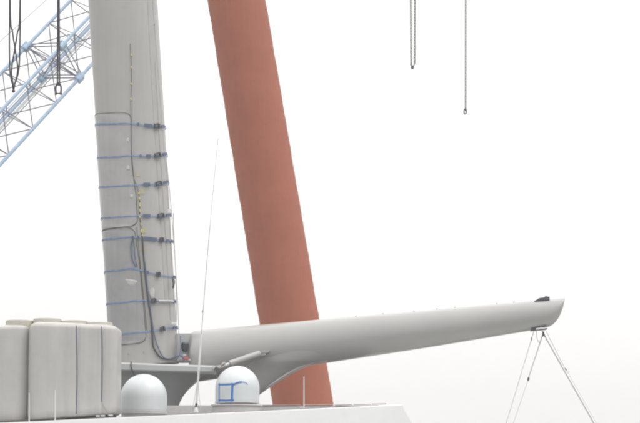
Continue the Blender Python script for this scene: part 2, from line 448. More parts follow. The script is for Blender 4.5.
# pale pads; the first three are highlights painted at the sheet edge
for k, (cx, cy, rx, ry, lab) in enumerate((
    (128.3, 140.5, 2.6, 2.2, 'small pale painted highlight between the two highest blue straps of the mast'),
    (128.8, 168, 2.6, 2.4, 'small pale painted highlight just below the second blue strap of the mast'),
    (132.2, 196.5, 2.4, 1.8, 'small pale painted highlight just below the third blue strap beside the yellow taped cable'),
    (131.5, 281, 6.0, 4.5, 'wide pale crescent pad below the sixth blue strap'),
    (152.2, 293.5, 2.6, 5.5, 'upright oval white pad beside the black cable above the seventh strap'))):
    bm = bmesh.new(); c = mth(cx, cy); prt = []
    n = mast_n(*c); s = AX.cross(n).normalized()
    def pad_pt(a, f, o):
        ca, sa = math.cos(a), math.sin(a)
        if k < 3: ca = min(ca, .35)                      # cut straight where the sheet edge runs
        if k == 3: sa = sa * (1.0 if sa > 0 else .35) + .18 * ca
        w_ = 1 + .12 * math.sin(3 * a + k)
        r = mth(cx + rx * ca * f * w_, cy + ry * sa * f * w_); return mast_pt(r[0], r[1], o)
    inner = bm.verts.new(pad_pt(0, 0, .037)); rings = []
    for f, o in ((.5, .036), (.85, .032), (1, .024), (1, .0)):
        rings.append([bm.verts.new(pad_pt(2 * math.pi * q / 20, f, o)) for q in range(20)])
    for q in range(20): bm.faces.new((inner, rings[0][q], rings[0][(q + 1) % 20]))
    for a, b in zip(rings, rings[1:]):
        for q in range(20): bm.faces.new((a[q], b[q], b[(q + 1) % 20], a[(q + 1) % 20]))
    single('highlight_and_pad', bm, 'offwhite', tuple(mast_pt(*c)), lab, 'foam pad', 'foam pads on the mast')

# blue straps
ordn = ['topmost', 'second', 'third', 'fourth', 'fifth', 'sixth', 'seventh', 'lowest']
extra = ['below the top edge of the upper sheet', 'with a pad, a sleeve and a ratchet', 'with one short sleeve left of its ratchet',
         'just above the joint of the sheets', 'below the sheet joint', 'sagging down to the right',
         'with a pale tube tensioner at its right', 'rising to the right towards the boom']
# pixels left->right, then fittings: (kind, x0, x1)
straps = [
 ([(96.5, 124.3), (114, 124.0), (131, 123.6), (145, 125.6), (155, 126.5), (163, 126.6)], [('pad', 137, 139), ('sleeve', 144, 151.5), ('ratchet', 153.2, 158.5), ('pad', 160, 163.2)]),
 ([(98.5, 157.6), (115, 157.0), (131, 155.8), (146, 156.4), (156, 155.8), (165, 153.9)], [('pad', 139.6, 141.4), ('sleeve', 146, 150.5), ('ratchet', 154, 159.6), ('pad', 161.5, 165.3)]),
 ([(100.5, 187.0), (116, 186.2), (134, 185.2), (147, 184.6), (157, 184.3), (167, 181.5)], [('sleeve', 143.4, 149.5), ('ratchet', 155, 160.6), ('pad', 162.4, 167)]),
 ([(102.6, 218), (118, 217), (136, 216), (148, 216), (160, 216.4), (169.5, 214.5)], [('sleeve', 143, 150), ('ratchet', 157, 163), ('pad', 165, 169.4)]),
 ([(104.0, 239.4), (118, 238.2), (131, 237.2), (150, 239), (162, 240.5), (171.5, 241.2)], [('pad', 132, 134), ('pad', 137.5, 139.2), ('longsleeve', 144, 156.3), ('ratchet', 159, 162), ('pad', 165.2, 168), ('pad', 169.6, 172)]),
 ([(106.5, 271.2), (118, 270.2), (132, 268.7), (147, 272.3), (160, 275.4), (173.4, 277)], [('pad', 145.5, 148.5), ('ratchet', 156, 159), ('pad', 172, 174)]),
 ([(109.2, 303.2), (122, 302.6), (138, 300.6), (153, 301.2), (165, 301.4), (174.5, 301.6)], [('ratchet', 151.2, 155.5), ('tube', 158, 171.5), ('pad', 172.3, 174.6)]),
 ([(111.6, 335.2), (126, 333.8), (140, 332.3), (155, 330.4), (167, 328.2), (176, 327.6)], [('ratchet', 160, 163.5), ('pad', 172, 173.6), ('pad', 174.4, 176.6)]),
]
for si, (pix, fits) in enumerate(straps):
    sm = smoothpts([(x, y, 0) for x, y in pix], 8); tab = []
    for q in sm:
        r = mth(q.x, q.y)
        if r is not None and (not tab or r[0] > tab[-1][0] or True): tab.append(r)
    th0 = [t if t < 0 else t - 2 * math.pi for t, _ in tab]           # front half: -pi .. 0
    tabs = sorted(zip(th0, [h for _, h in tab]))
    hl, hr = tabs[0][1], tabs[-1][1]
    tl_, tr_ = tabs[0][0], tabs[-1][0]
    o_ = thing('ratchet_strap', '%s blue lashing strap round the mast, %s' % (ordn[si], extra[si]), 'strap', tuple(mast_pt(-math.pi / 2, interp(tabs, -math.pi / 2))), 'blue lashing straps round the mast')
    pts, nr = [], []
    n = 110
    for k in range(n + 1):
        th = tl_ + (2 * math.pi) * k / n
        if th <= tr_: h = interp(tabs, th)
        else: h = hr + (hl - hr) * (th - tr_) / (2 * math.pi - (tr_ - tl_))
        pts.append(mast_pt(th, h, 0.038)); nr.append(mast_n(th, h))
    bm = bmesh.new(); ribbon(bm, pts, nr, 0.038, 0.006)
    build('webbing', bm, 'strap', o_, smooth=False)
    for kind, x0, x1 in fits:
        ya = interp([(q.x, q.y) for q in sm], (x0 + x1) / 2)
        yA, yB = interp([(q.x, q.y) for q in sm], x0), interp([(q.x, q.y) for q in sm], x1)
        ra, rb = mth(x0, yA), mth(min(x1, 176), yB)
        if ra is None: continue
        if rb is None: rb = (ra[0] + .25, ra[1])
        m_ = 8; pp = []; nn = []
        for q in range(m_ + 1):
            th = ra[0] + (rb[0] - ra[0]) * q / m_; h = ra[1] + (rb[1] - ra[1]) * q / m_
            pp.append(mast_pt(th, h, 0.046)); nn.append(mast_n(th, h))
        c = pp[m_ // 2]; n_ = nn[m_ // 2]; t_ = (pp[-1] - pp[0]); Lh = t_.length / 2; t_.normalize(); s_ = n_.cross(t_).normalized()
        if kind == 'pad':
            bm = bmesh.new(); ribbon(bm, pp, nn, 0.095, 0.025); build('buckle', bm, 'pad', o_)
        elif kind in ('sleeve', 'longsleeve'):
            f = 'pad' if si != 4 else 'pad'
            bm = bmesh.new(); ribbon(bm, pp, nn, 0.105, 0.016)
            for fr_ in ((.02, .1), (.3, .4), (.62, .72), (.9, .98)):     # stitched folds
                i0 = int(fr_[0] * m_); seg = pp[i0:i0 + 2]; ribbon(bm, [x + n_ * .0165 for x in seg], nn[i0:i0 + 2], 0.11, 0.006)
            pieces('sleeve', bm, 'pad', o_)
        elif kind == 'ratchet':
            bm = bmesh.new()
            for s in (-1, 1):                                             # two side cheeks, an open centre
                obox(bm, c + s_ * s * 0.06 + n_ * .03, t_ * Lh * .85, s_ * 0.013, n_ * 0.035, 0.004)
            rt = pieces('ratchet', bm, 'metal', o_)[0]
            bm = bmesh.new()
            sweep(bm, [c - t_ * Lh * .85 + n_ * .03 - s_ * .075, c - t_ * Lh * .85 + n_ * .03 + s_ * .075], 0.032, 10)
            sweep(bm, [c + t_ * Lh * .75 + n_ * .03 - s_ * .075, c + t_ * Lh * .75 + n_ * .03 + s_ * .075], 0.036, 10)
            pieces('spindle', bm, 'metal', rt)
            bm = bmesh.new()
            hp = [c + t_ * Lh * .9 + n_ * .05 + s_ * .05, c + t_ * Lh * .2 + n_ * .075 + s_ * .085, c - t_ * Lh * .5 + n_ * .07 + s_ * .07]
            sweep(bm, smoothpts(hp, 4), 0.011, 6); build('handle', bm, 'metal', rt)
        elif kind == 'tube':
            bm = bmesh.new(); sweep(bm, [p + n__ * .025 for p, n__ in zip(pp, nn)], 0.032, 12); build('tensioner', bm, 'walk', o_)

# cable with yellow tape
cb = thing('taped_cable', 'thin dark cable taped down the middle of the mast, thick and black towards its foot', 'cable', tuple(mast_pt(-1.4, 0.2)))
path_thin = [(130.2, 44), (131, 60), (131.6, 80), (130.9, 100), (131.2, 120), (131.3, 150), (133.5, 176), (137.6, 188), (139.6, 200), (139.6, 214), (140.8, 226), (142, 238)]
bm = bmesh.new(); p, n_ = on_mast(path_thin, 0.03, 8); sweep(bm, p, [0.008 if i < len(p) * .66 else 0.013 for i in range(len(p))], 6); build('thin_cable', bm, 'cable', cb)
bm = bmesh.new(); p, n_ = on_mast([(142, 236), (143, 250), (144.3, 265), (146.2, 285), (148, 300), (150.5, 316), (152, 333), (153, 346), (157, 354), (162, 358.6), (170, 359), (175, 357)], 0.05, 8)
sweep(bm, p, 0.026, 8); build('thick_cable', bm, 'cable', cb)
bm = bmesh.new(); p, n_ = on_mast([(144.6, 262), (146.5, 280), (148.8, 300), (151.3, 318), (154, 335), (157.5, 347), (163, 357.5), (171, 359.4)], 0.06, 8)
sweep(bm, p, 0.018, 8); build('hose', bm, 'pad', cb)
bm = bmesh.new(); p, n_ = on_mast([(137, 227), (137.5, 235), (139.4, 255), (142, 280), (144.6, 305), (147, 330)], 0.03, 8)
sweep(bm, p, 0.008, 6); build('thin_cable', bm, 'cable', cb)
for (x, y0, y1) in ((131.4, 54, 56), (139.2, 197, 200), (139.8, 209, 212), (142.3, 235, 237), (131.2, 66, 68.5), (131, 83, 85), (131, 98, 100), (138.9, 192, 194.5), (139.8, 203, 206.5), (139.7, 215, 218), (140.9, 223, 225), (141.6, 229, 233), (146, 279, 280.6)):
    bm = bmesh.new(); p, n_ = on_mast([(x, y0), (x + .2, y1)], 0.03, 3); sweep(bm, p, 0.023, 8); build('tape_band', bm, 'yellow', cb)
# pale yellow tape residue
for (cx, cy, w_, h_, lab) in ((138.3, 174.5, 4, 3.4, 'pale yellowish glue mark above the third blue strap'), (142.5, 191, 5, 5.5, 'pale yellow glue mark beside the cable below the third strap'),
                         (144.4, 230, 4.5, 6, 'pale yellow glue mark beside the cable at the joint of the sheets'), (143.5, 250, 9, 1.4, 'thin pale yellow tape crossing the black cable below the fifth strap'),
                         (94.8, 68, 2.2, 1.4, 'tiny yellow mark on the upper left edge of the mast'), (129.6, 225, 0, 0, None)):
    if not lab: continue
    bm = bmesh.new(); p, n_ = on_mast([(cx - w_ / 2, cy), (cx + w_ / 2, cy + .4)], 0.004, 6); ribbon(bm, p, n_, h_ * pm(60), 0.004)
    single('tape_mark', bm, 'paleyellow', tuple(mast_pt(*mth(cx, cy))), lab, 'tape mark', smooth=False)
# blue-grey rope loop
bm = bmesh.new(); p, n_ = on_mast([(133.2, 238.5), (131.4, 244), (131.2, 252), (132.6, 260), (136, 267)], 0.05, 6); sweep(bm, p, 0.02, 6)
p, n_ = on_mast([(133.2, 238.5), (134.3, 246), (135, 256), (137.3, 267)], 0.05, 6); sweep(bm, p, 0.013, 6)
single('rope_loop', bm, 'pad', tuple(p[0]), 'slack blue grey rope loop hanging from the fifth strap over the lower cover sheet', 'rope')
# halyards down the aft edge of the mast
bm = bmesh.new(); sweep(bm, smoothpts([P(162.9, 121, 59.9), P(163.2, 132, 59.9), P(167, 165, 59.9), P(171.2, 208, 59.9), P(174.8, 255, 59.9), P(177.6, 300, 59.9), P(179, 335, 59.9), P(179.2, 358, 59.9)], 6), 0.013, 6)
single('halyard', bm, 'line', tuple(P(179.2, 358, 59.9)), 'dark thin halyard along the right edge of the mast', 'rope')
bm = bmesh.new(); sweep(bm, smoothpts([P(173.4, 213, 59.7), P(174.6, 250, 59.7), P(176.3, 285, 59.7), P(176.4, 322, 59.7)], 6), 0.014, 6)
single('halyard', bm, 'offwhite', tuple(P(176.4, 322, 59.7)), 'pale rope at the right edge of the mast ending at a white block', 'rope')
bm = bmesh.new(); obox(bm, P(173.7, 323.4, 59.35), Vector((.07, 0, 0)), Vector((0, .07, 0)), Vector((0, 0, .045)), 0.015)
single('white_block', bm, 'white', tuple(P(173.7, 324.8, 59.35)), 'small white block at the right edge of the mast above the boom', 'block')
bm = bmesh.new(); obox(bm, P(169.4, 211.2, 59.28), Vector((.045, 0, 0)), Vector((0, .03, 0)), Vector((0.01, 0, .08)), 0.02)
single('white_block', bm, 'white', tuple(P(169.4, 213.8, 59.28)), 'small white upright block above the end of the fourth strap', 'block')
bm = bmesh.new(); sweep(bm, smoothpts([P(173.5, 279, 59.5), P(173.9, 283, 59.4), P(173.2, 288, 59.45)], 4), [.03, .045, .05, .045, .04, .035, .03, .04, .03], 8)
single('shackle', bm, 'metal', tuple(P(173.2, 288, 59.45)), 'dark shackle dangling from the right end of the sixth strap', 'shackle')

# ------------------------------------------------------------------ boom
BY = 60.0
def boom_top(x): return 331 - (x - 190) * 0.0884
def boom_bot(x): return interp([(188, 383.5), (250, 374), (328, 362.8), (430, 347.2), (545, 328.2)], x)
def section(c, hz, hy, ax=Vector((1, 0, 0)), n=56, ex=0.98):
    up = Vector((0, 0, 1)); return [c + up * hz * math.copysign(abs(math.sin(t)) ** ex, math.sin(t)) + Vector((0, 1, 0)) * hy * math.copysign(abs(math.cos(t)) ** ex, math.cos(t)) for t in [2 * math.pi * k / n for k in range(n)]]
boom = thing('boom', 'long tapering pale grey boom reaching right from the mast foot', 'boom', tuple(P(192, 358, BY)))
bm = bmesh.new(); rr = []
st_ = [(189.6, 12), (190.2, 6), (191.5, 2.0), (194, 0.3)]
for x, ins in st_:
    t, b = P(x, boom_top(x) + ins, BY), P(x, boom_bot(x) - ins, BY); hz = (t.z - b.z) / 2; rr.append(section((t + b) / 2, hz, (hz + 0) * .86))
for k in range(1, 40):
    x = 194 + (540 - 194) * k / 39; t, b = P(x, boom_top(x), BY), P(x, boom_bot(x), BY); hz = (t.z - b.z) / 2; rr.append(section((t + b) / 2, hz, hz * .86))
H0 = hz
for x, yb in ((543, 328.3), (546, 327.5), (548.5, 326.8), (550.6, 325.9), (552.5, 324.7), (554.6, 322.9), (556.6, 320.6), (558.6, 317.6), (560.4, 314), (561.8, 310.4), (562.8, 307), (563.7, 303), (564.3, 300), (564.5, 298.6)):
    t, b = P(x, boom_top(x) + .15, BY), P(x, yb, BY); hz = (t.z - b.z) / 2; rr.append(section((t + b) / 2, hz, H0 * .86 * (0.25 + .75 * min(1, hz / H0) ** .5) ))
loft(bm, rr)
bo = build('boom_tube', bm, 'boom', boom)
BB = bvh_of(bo)
# flared web under the boom
gus = bmesh.new(); rr = []
for y, xl, xr, hy in ((352, 216, 352, .62), (360, 215, 336, .60), (363.2, 214.6, 318, .58), (367, 214.5, 305, .53), (370, 216, 298.6, .49), (373.5, 218, 292, .45), (377, 220, 286.3, .42), (380.7, 222, 280.5, .39), (384.5, 224, 274.5, .37), (388, 226, 269.2, .36), (392, 228, 263.4, .35), (397, 230, 257, .34), (403, 231, 251.5, .34), (409, 232, 248, .34)):
    l, r = P(xl, y, BY), P(xr, y, BY); c = (l + r) / 2; a = (r.x - l.x) / 2
    rr.append([c + Vector((a * math.copysign(abs(math.cos(t)) ** .8, math.cos(t)), hy * math.copysign(abs(math.sin(t)) ** 1.15, math.sin(t)), 0)) for t in [2 * math.pi * k / 72 for k in range(72)]])
loft(gus, rr)
go = build('support_web', gus, 'boom', boom)
bm = bmesh.new()  # pale strip paints the deck's reflection along the web edge
glint_path = smoothpts([P(x - 1.2, y - 1.6, BY - dy) for x, y, dy in ((266, 389.6, .13), (271, 386.2, .15), (280.5, 380, .17), (292, 372.8, .19), (304.7, 366.4, .21), (316, 362.8, .22), (330, 361.0, .24))], 6)
sweep(bm, glint_path, [0.03] * 2 + [0.055] * (len(glint_path) - 3) + [0.02], 10); build('web_glint_strip', bm, 'ring', boom)
# tip fittings
bm = bmesh.new(); c0, c1 = P(533.5, 300.8, BY), P(549, 299.3, BY)
dx = (c1 - c0); mid = (c0 + c1) / 2
vs = [c0 + Vector((0, 0, -.03)), c1 + Vector((0, 0, -.03)), c1 + Vector((-.01, 0, .075)), c0 + Vector((.17, 0, .075))]
loft(bm, [[v + Vector((0, -.22, 0)) for v in vs], [v + Vector((0, .22, 0)) for v in vs]])
build('tip_hatch', bm, 'metal', boom, smooth=False)
bm = bmesh.new(); sweep(bm, [P(546, 298, BY - .1), P(545.6, 295.6, BY - .1)], 0.025, 8); sweep(bm, [P(545.9, 296.2, BY - .1), P(547.5, 296.0, BY - .1)], 0.016, 8)
pieces('tip_lug', bm, 'softline', boom)
bm = bmesh.new()
for dz, ww, m_ in ((0, 0, 0),):
    l, r = P(530.5, 329.4, BY), P(546.5, 328.0, BY)
    obox(bm, (l + r) / 2 - Vector((0, .05, .03)), (r - l) / 2, Vector((0, .2, 0)), Vector((0, 0, .03)), .01)
build('sheave_plate', bm, 'metal', boom)
bm = bmesh.new(); l, r = P(536, 329.0, BY - .27), P(547, 327.6, BY - .27)
sweep(bm, [l, r], 0.028, 8); build('sheave_pin', bm, 'white', boom)
bm = bmesh.new()
for x in (269, 312, 356, 383, 414, 437, 455, 497, 514):
    loc = P(x, boom_top(x) - .1, BY); obox(bm, loc, Vector((.024, 0, 0)), Vector((0, .03, 0)), Vector((0, 0, .014)), .004)
pieces('top_eye', bm, 'seal', boom)
# gooseneck between mast and boom
gn = thing('gooseneck', 'grey gooseneck bracket with a dark sheave between mast and boom', 'gooseneck', tuple(P(184, 362, 60)))
bm = bmesh.new(); a, b = P(176, 333.6, 59.8), P(192, 362, 59.8); wbox(bm, a.x, b.x, 59.7, 60.5, b.z, a.z, .03); build('bracket', bm, 'step', gn)
bm = bmesh.new(); c = P(184.8, 342, 59.45); d = P(184.6, 352, 59.45)
sweep(bm, [c, c + (d - c) * .15, c + (d - c) * .55, c + (d - c) * .85, d], [.08, .125, .12, .095, .05], 16); build('sheave_block', bm, 'metal', gn)
bm = bmesh.new(); sweep(bm, smoothpts([P(181.5, 343, 59.4), P(181.6, 339.6, 59.4), P(184, 338.8, 59.4)], 4), .016, 6); build('eye_bolt', bm, 'walk', gn)
bm = bmesh.new(); c = P(186.3, 358.2, 59.2); obox(bm, c, Vector((.09, 0, 0)), Vector((0, .06, 0)), Vector((0, 0, .05)), .02); build('red_fitting', bm, 'red', gn)
bm = bmesh.new()
for x, y, s in ((184.5, 355.2, .05), (189.7, 359.8, .045), (181.2, 358.6, .06), (178.4, 360, .04)):
    obox(bm, P(x, y, 59.2), Vector((s, 0, 0)), Vector((0, .05, 0)), Vector((0, 0, s * .7)), .012)
pieces('white_fitting', bm, 'offwhite', gn)
bm = bmesh.new()
sweep(bm, smoothpts([P(174, 358.5, 59.1), P(178, 355.5, 59.05), P(182, 356.5, 59.1), P(184, 361, 59.15)], 5), .022, 6)
sweep(bm, smoothpts([P(180.5, 336, 59.4), P(180.8, 346, 59.3), P(180, 354, 59.2), P(176, 360, 59.1)], 5), .018, 6)
pieces('hose', bm, 'pad', gn)
# strut on the front of the boom
def bsurf(x, y, o):
    l, n = hit(BB, x, y); return l + n * o
sp0, sp1 = P(213.5, 369.3, 58.3), P(263, 352.4, 58.95)
hs = thing('boom_strut', 'slender pale hydraulic strut slanting up from the platform end to the boom', 'strut', tuple(sp0))
d = (sp1 - sp0)
bm = bmesh.new(); sweep(bm, [sp0 + d * .02, sp0 + d * .42], .055, 14); build('rod', bm, 'walk', hs)
bm = bmesh.new(); sweep(bm, [sp0 + d * .32, sp0 + d * .325, sp0 + d * .93, sp0 + d * .95], [.07, .105, .10, .06], 16); build('cylinder', bm, 'boom', hs)
bm = bmesh.new()
l = P(244, 355.2, 59.12); r = P(268, 351.6, 59.12)
obox(bm, (l + r) / 2 + Vector((.05, 0, 0)), (r - l) / 2, Vector((0, .22, 0)), Vector((0.02, 0, .045)), .02)
obox(bm, P(262.4, 353.4, 58.95), Vector((.11, 0, 0.02)), Vector((0, .03, 0)), Vector((0, 0, .08)), .012)
pieces('mounting_lug', bm, 'boom', hs)
bm = bmesh.new(); c = P(218, 367, 58.25)
obox(bm, c, Vector((.19, 0, .03)), Vector((0, .05, 0)), Vector((-.01, 0, .05)), .02)
obox(bm, P(223.5, 364.5, 58.3), Vector((.06, 0, .02)), Vector((0, .1, 0)), Vector((0, 0, .075)), .02)
pieces('hinge', bm, 'ring', hs)
bm = bmesh.new(); sweep(bm, [P(216.6, 368.5, 58.12), P(216.6, 368.5, 58.5)], .06, 12); sweep(bm, smoothpts([P(216.4, 369.5, 58.2), P(216.8, 373, 58.2), P(216.4, 377.5, 58.2)], 3), .024, 6)
sweep(bm, [P(221, 366, 58.14), P(225, 363.6, 58.14)], .018, 6)
pieces('hinge_pin', bm, 'seal', hs)

# ------------------------------------------------------------------ radomes
def radome(cx, top, bot, r_px, Y, ring_l, ring_r, ring_top, ring_bot, label, ltop):
    r = r_px * pm(Y) * 1.0; c = P(cx, bot, Y); zt = P(cx, top, Y).z; H = zt - c.z
    o = thing('radome', label, 'radome', (c.x, c.y, P(cx, ring_bot, Y).z), 'white radomes on the deckhouse roof')
    bm = bmesh.new(); rings = []
    cyl = H - r * 1.02
    prof = [(r * .985, 0), (r, .02)] + [(r, cyl * k / 4) for k in range(1, 5)] + [(r * math.cos(a), cyl + r * 1.02 * math.sin(a)) for a in [math.pi / 2 * k / 18 for k in range(1, 18)]] + [(0.004, H)]
    for rad, z in prof: rings.append([Vector((c.x + rad * math.cos(t), c.y + rad * math.sin(t), c.z + z)) for t in [2 * math.pi * k / 64 for k in range(64)]])
    loft(bm, rings); dome = build('dome', bm, 'radome', o)
    bm = bmesh.new(); zr, zb = P(cx, ring_top, Y).z, P(cx, ring_bot, Y).z
    rl = (P(ring_r, ring_top, Y).x - P(ring_l, ring_top, Y).x) / 2; rcx = (P(ring_r, ring_top, Y).x + P(ring_l, ring_top, Y).x) / 2
    rings = []
    for rad, z in ((rl * .93, zb - .12), (rl * .93, zr - .045), (rl, zr - .04), (rl, zr - .008), (rl - .01, zr)):
        rings.append([Vector((rcx + rad * math.cos(t), c.y + rad * math.sin(t), z)) for t in [2 * math.pi * k / 64 for k in range(64)]])
    loft(bm, rings); build('base_ring', bm, 'ring', o)
    bm = bmesh.new(); rad = r + .004
    ring = [Vector((c.x + rad * math.cos(t), c.y + rad * math.sin(t), c.z + .012)) for t in [2 * math.pi * k / 64 for k in range(65)]]
    sweep(bm, ring, .012, 6); build('joint_seal', bm, 'ring', o)
    return o, dome
radome(143.6, 374.0, 412.4, 23.2, 56.6, 119.8, 167.6, 412.6, 418, 'plain white radome dome at left beside the grey wrapped housing', None)
r2, dome2 = radome(237.4, 366.0, 403.4, 22.0, 56.8, 210.8, 262.4, 404.6, 413, 'white radome dome marked with a blue tape square, right of the antenna', None)
DB = bvh_of(dome2)
tp = thing('tape_square', 'square of blue masking tape with a loose tail on the right radome', 'tape', tuple(hit(DB, 226, 401)[0]))
for pix, wd in (([(218.6, 384.6), (226, 384.5), (234, 384.0)], 1.9), ([(219.4, 383.2), (219.2, 392), (219.3, 401.8)], 1.9), ([(218.4, 400.3), (226, 400.5), (234, 400.0)], 1.9), ([(232.6, 383), (232.2, 392), (231.9, 401.6)], 2.2)):
    bm = bmesh.new(); pp, nn = [], []
    k_ = random.uniform(.002, .005)
    for q in smoothpts([(x, y, 0) for x, y in pix], 6):
        l, n = hit(DB, q.x, q.y); pp.append(l + n * k_); nn.append(n)
    ribbon(bm, pp, nn, wd * pm(56), .003); build('tape_strip', bm, 'tape', tp, smooth=False)
for pix, r_ in (([(233.5, 385), (236, 383.2), (239.5, 382.2), (241.5, 382.0)], .022), ([(241.0, 382.3), (243.5, 382.0), (246, 383), (247.4, 384.6)], .008)):
    bm = bmesh.new(); pp = []
    for q in smoothpts([(x, y, 0) for x, y in pix], 5):
        l, n = hit(DB, q.x, q.y); pp.append(l + n * .02)
    sweep(bm, pp, r_, 6); build('tape_tail', bm, 'tape', tp)

# ------------------------------------------------------------------ grey wrapped housing at left
hx = thing('wrapped_housing', 'big grey film wrapped housing with rounded lobes and beige caps at the left edge', 'wrapped housing', tuple(P(40, 421, 54.8)))
def lobe(px0, px1, Yf, Yb, top, bot, rad, grooves, name, rtop=0.16):
    x0, x1 = P(px0, 370, Yf).x, P(px1, 370, Yf).x
    pl = []
    def corner(cx, cy, a0, rd, nseg=9):
        for k in range(nseg + 1):
            a = a0 + math.pi / 2 * k / nseg; pl.append((cx + rd * math.cos(a), cy + rd * math.sin(a)))
    rL, rR = rad
    corner(x0 + rL, Yf + rL, math.pi, rL)
    n = 90
    for k in range(1, n): pl.append((x0 + rL + (x1 - rR - x0 - rL) * k / n, Yf))
    corner(x1 - rR, Yf + rR, 1.5 * math.pi, rR)
    corner(x1 - rR, Yb - rR, 0, rR); corner(x0 + rL, Yb - rL, math.pi / 2, rL)
    m = len(pl); nr = []
    for i in range(m):
        a, b = pl[i - 1], pl[(i + 1) % m]; d = Vector((b[1] - a[1], -(b[0] - a[0]), 0)).normalized(); nr.append(d)
    bm = bmesh.new(); rings = []
    prof = [(0, .10), (.02, .05), (.06, .015), (.12, 0)] + [(.12 + f, 0) for f in ()] 
    levels = [('b', 0, .07), ('b', .02, .03), ('b', .07, .0)] + [('m', f, 0) for f in [k / 14 for k in range(1, 14)]] + [('t', rtop * (1 - math.sin(q)), rtop * (1 - math.cos(q))) for q in [math.pi / 2 * k / 9 for k in range(10)]] + [('t', -.012, rtop * 1.15)]
    for kd, f, ins in levels:
        ring = []
        for (x, y), d in zip(pl, nr):
            pxa = 320 + (x / Yf) * FPX / math.cos(PITCH) * 1.0
            pxa = 320 + x / (FW.dot(Vector((x, Yf, 8.5)) - CAM)) * FPX
            zt, zb = P(pxa, interp(top, pxa), Yf).z, P(pxa, interp(bot, pxa), Yf).z
            g = 0
            if d.y < -.7:
                for gx, gd, gw in grooves: g += gd * math.exp(-((pxa - gx) / gw) ** 2)
            g += 0.006 * math.sin(x * 9 + (zb if kd == 'b' else zt) * 3)
            z = zb + f if kd == 'b' else zt - f if kd == 't' else zb + .07 + (zt - rtop - zb - .07) * f
            g += 0.007 * math.sin(z * 2.1 + x * 3.3) * math.sin(x * 5)
            i2 = ins + g
            ring.append(Vector((x - d.x * i2, y - d.y * i2, z)))
        rings.append(ring)
    loft(bm, rings)
    return build(name, bm, 'wrap', hx)
l1 = lobe(26.6, 116.6, 53.6, 55.1, [(20, 323), (32, 321.6), (60, 322.2), (90, 324), (120, 325.2)], [(20, 421.3), (60, 418.4), (112, 414.6), (121, 414.2)], (.42, .22),
          [(61, .035, 8), (77, .035, 2.2), (101.8, .03, 2.0)], 'wrapped_lobe')
l0 = lobe(-62, 28.2, 53.85, 55.1, [(-60, 326), (0, 325), (14, 324.2), (28, 323.6)], [(-60, 426), (0, 422.6), (27, 421.4)], (.4, .45), [(-5, .04, 7), (-30, .04, 3)], 'wrapped_lobe')
HB1 = bvh_of(l1)
for x0, x1, yt, yb in ((5.8, 33.2, 320.6, 326), (33.4, 61.6, 318.9, 326), (61.0, 87.6, 321.0, 328), (87, 112.6, 322.6, 330), (-30, -3, 322.5, 329)):
    bm = bmesh.new(); a, b = P(x0, yt, 54.35), P(x1, yt, 54.35); c = (a + b) / 2; r = (b.x - a.x) / 2; zb = P(x0, yb, 54.35).z - .1
    rings = []
    for rd, z in ((r * .99, zb), (r, c.z - .03), (r * .985, c.z - .008), (r * .95, c.z)):
        rings.append([Vector((c.x + rd * math.cos(t), c.y + rd * .95 * math.sin(t), z)) for t in [2 * math.pi * k / 40 for k in range(40)]])
    loft(bm, rings); build('cap', bm, 'beige', hx)
for pix, w_ in (([(76.4, 325.5), (76.9, 350), (77.0, 380), (76.6, 400), (76.2, 414)], .028), ([(101.6, 326.5), (102.2, 350), (102, 380), (101.8, 402)], .028), ([(101.8, 402), (104, 407), (107.5, 412.5)], .014)):
    bm = bmesh.new(); pp, nn = [], []
    for q in smoothpts([(x, y, 0) for x, y in pix], 10):
        l, n = hit(HB1, q.x, q.y)
        if l is not None: pp.append(l + n * .003); nn.append(n)
    ribbon(bm, pp, nn, w_, .008); build('seam_piping', bm, 'piping' if w_ > .02 else 'softline', hx)
# dark gap under the housing: its shade put in as a dark strip
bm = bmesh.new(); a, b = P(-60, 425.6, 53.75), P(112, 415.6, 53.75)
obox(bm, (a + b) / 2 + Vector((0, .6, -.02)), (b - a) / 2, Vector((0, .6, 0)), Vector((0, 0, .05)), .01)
build('gap_shade_strip', bm, 'seal', hx)
bm = bmesh.new()
for x0, x1, y in ((96, 100, 416.0), (101, 105, 415.8), (108.5, 113, 415.4)):
    a, b = P(x0, y, 53.5), P(x1, y, 53.5); obox(bm, (a + b) / 2, (b - a) / 2, Vector((0, .05, 0)), Vector((0, 0, .025)), .008)
pieces('foot_bracket', bm, 'ring', hx)

# ------------------------------------------------------------------ antennas
an = thing('whip_antenna', 'tall thin white whip antenna leaning right between the two radomes', 'antenna', tuple(P(196.2, 411, 55)))
bm = bmesh.new(); sweep(bm, [P(196.2, 412.4, 55), P(196.25, 409.5, 55), P(196.3, 406.8, 55)], [.075, .06, .03], 14); build('base_cone', bm, 'white', an)
bm = bmesh.new(); sweep(bm, [P(196.3, 407, 55), P(196.5, 403.2, 55)], [.045, .035], 12); build('collar', bm, 'cable', an)
bm = bmesh.new(); sweep(bm, [P(196.5, 403.4, 55), P(199.1, 366, 55), P(201.5, 334, 55)], [.034, .03, .026], 10); build('lower_tube', bm, 'white', an)
bm = bmesh.new(); sweep(bm, smoothpts([P(201.5, 334.4, 55), P(206.3, 270, 55), P(212.8, 195, 55), P(218.2, 138, 55)], 6), [.011] * 10 + [.007] * 9, 8); build('whip', bm, 'line', an)
bm = bmesh.new(); sweep(bm, [P(202.6, 313, 55), P(202.8, 310, 55)], .024, 8); build('joint', bm, 'line', an)
for x in (192.5, 200.6):
    bm = bmesh.new(); sweep(bm, [P(x, 410.5, 55.2 if x < 196 else 54.8), P(197.9, 380, 55)], .007, 5); build('stay', bm, 'line', an)
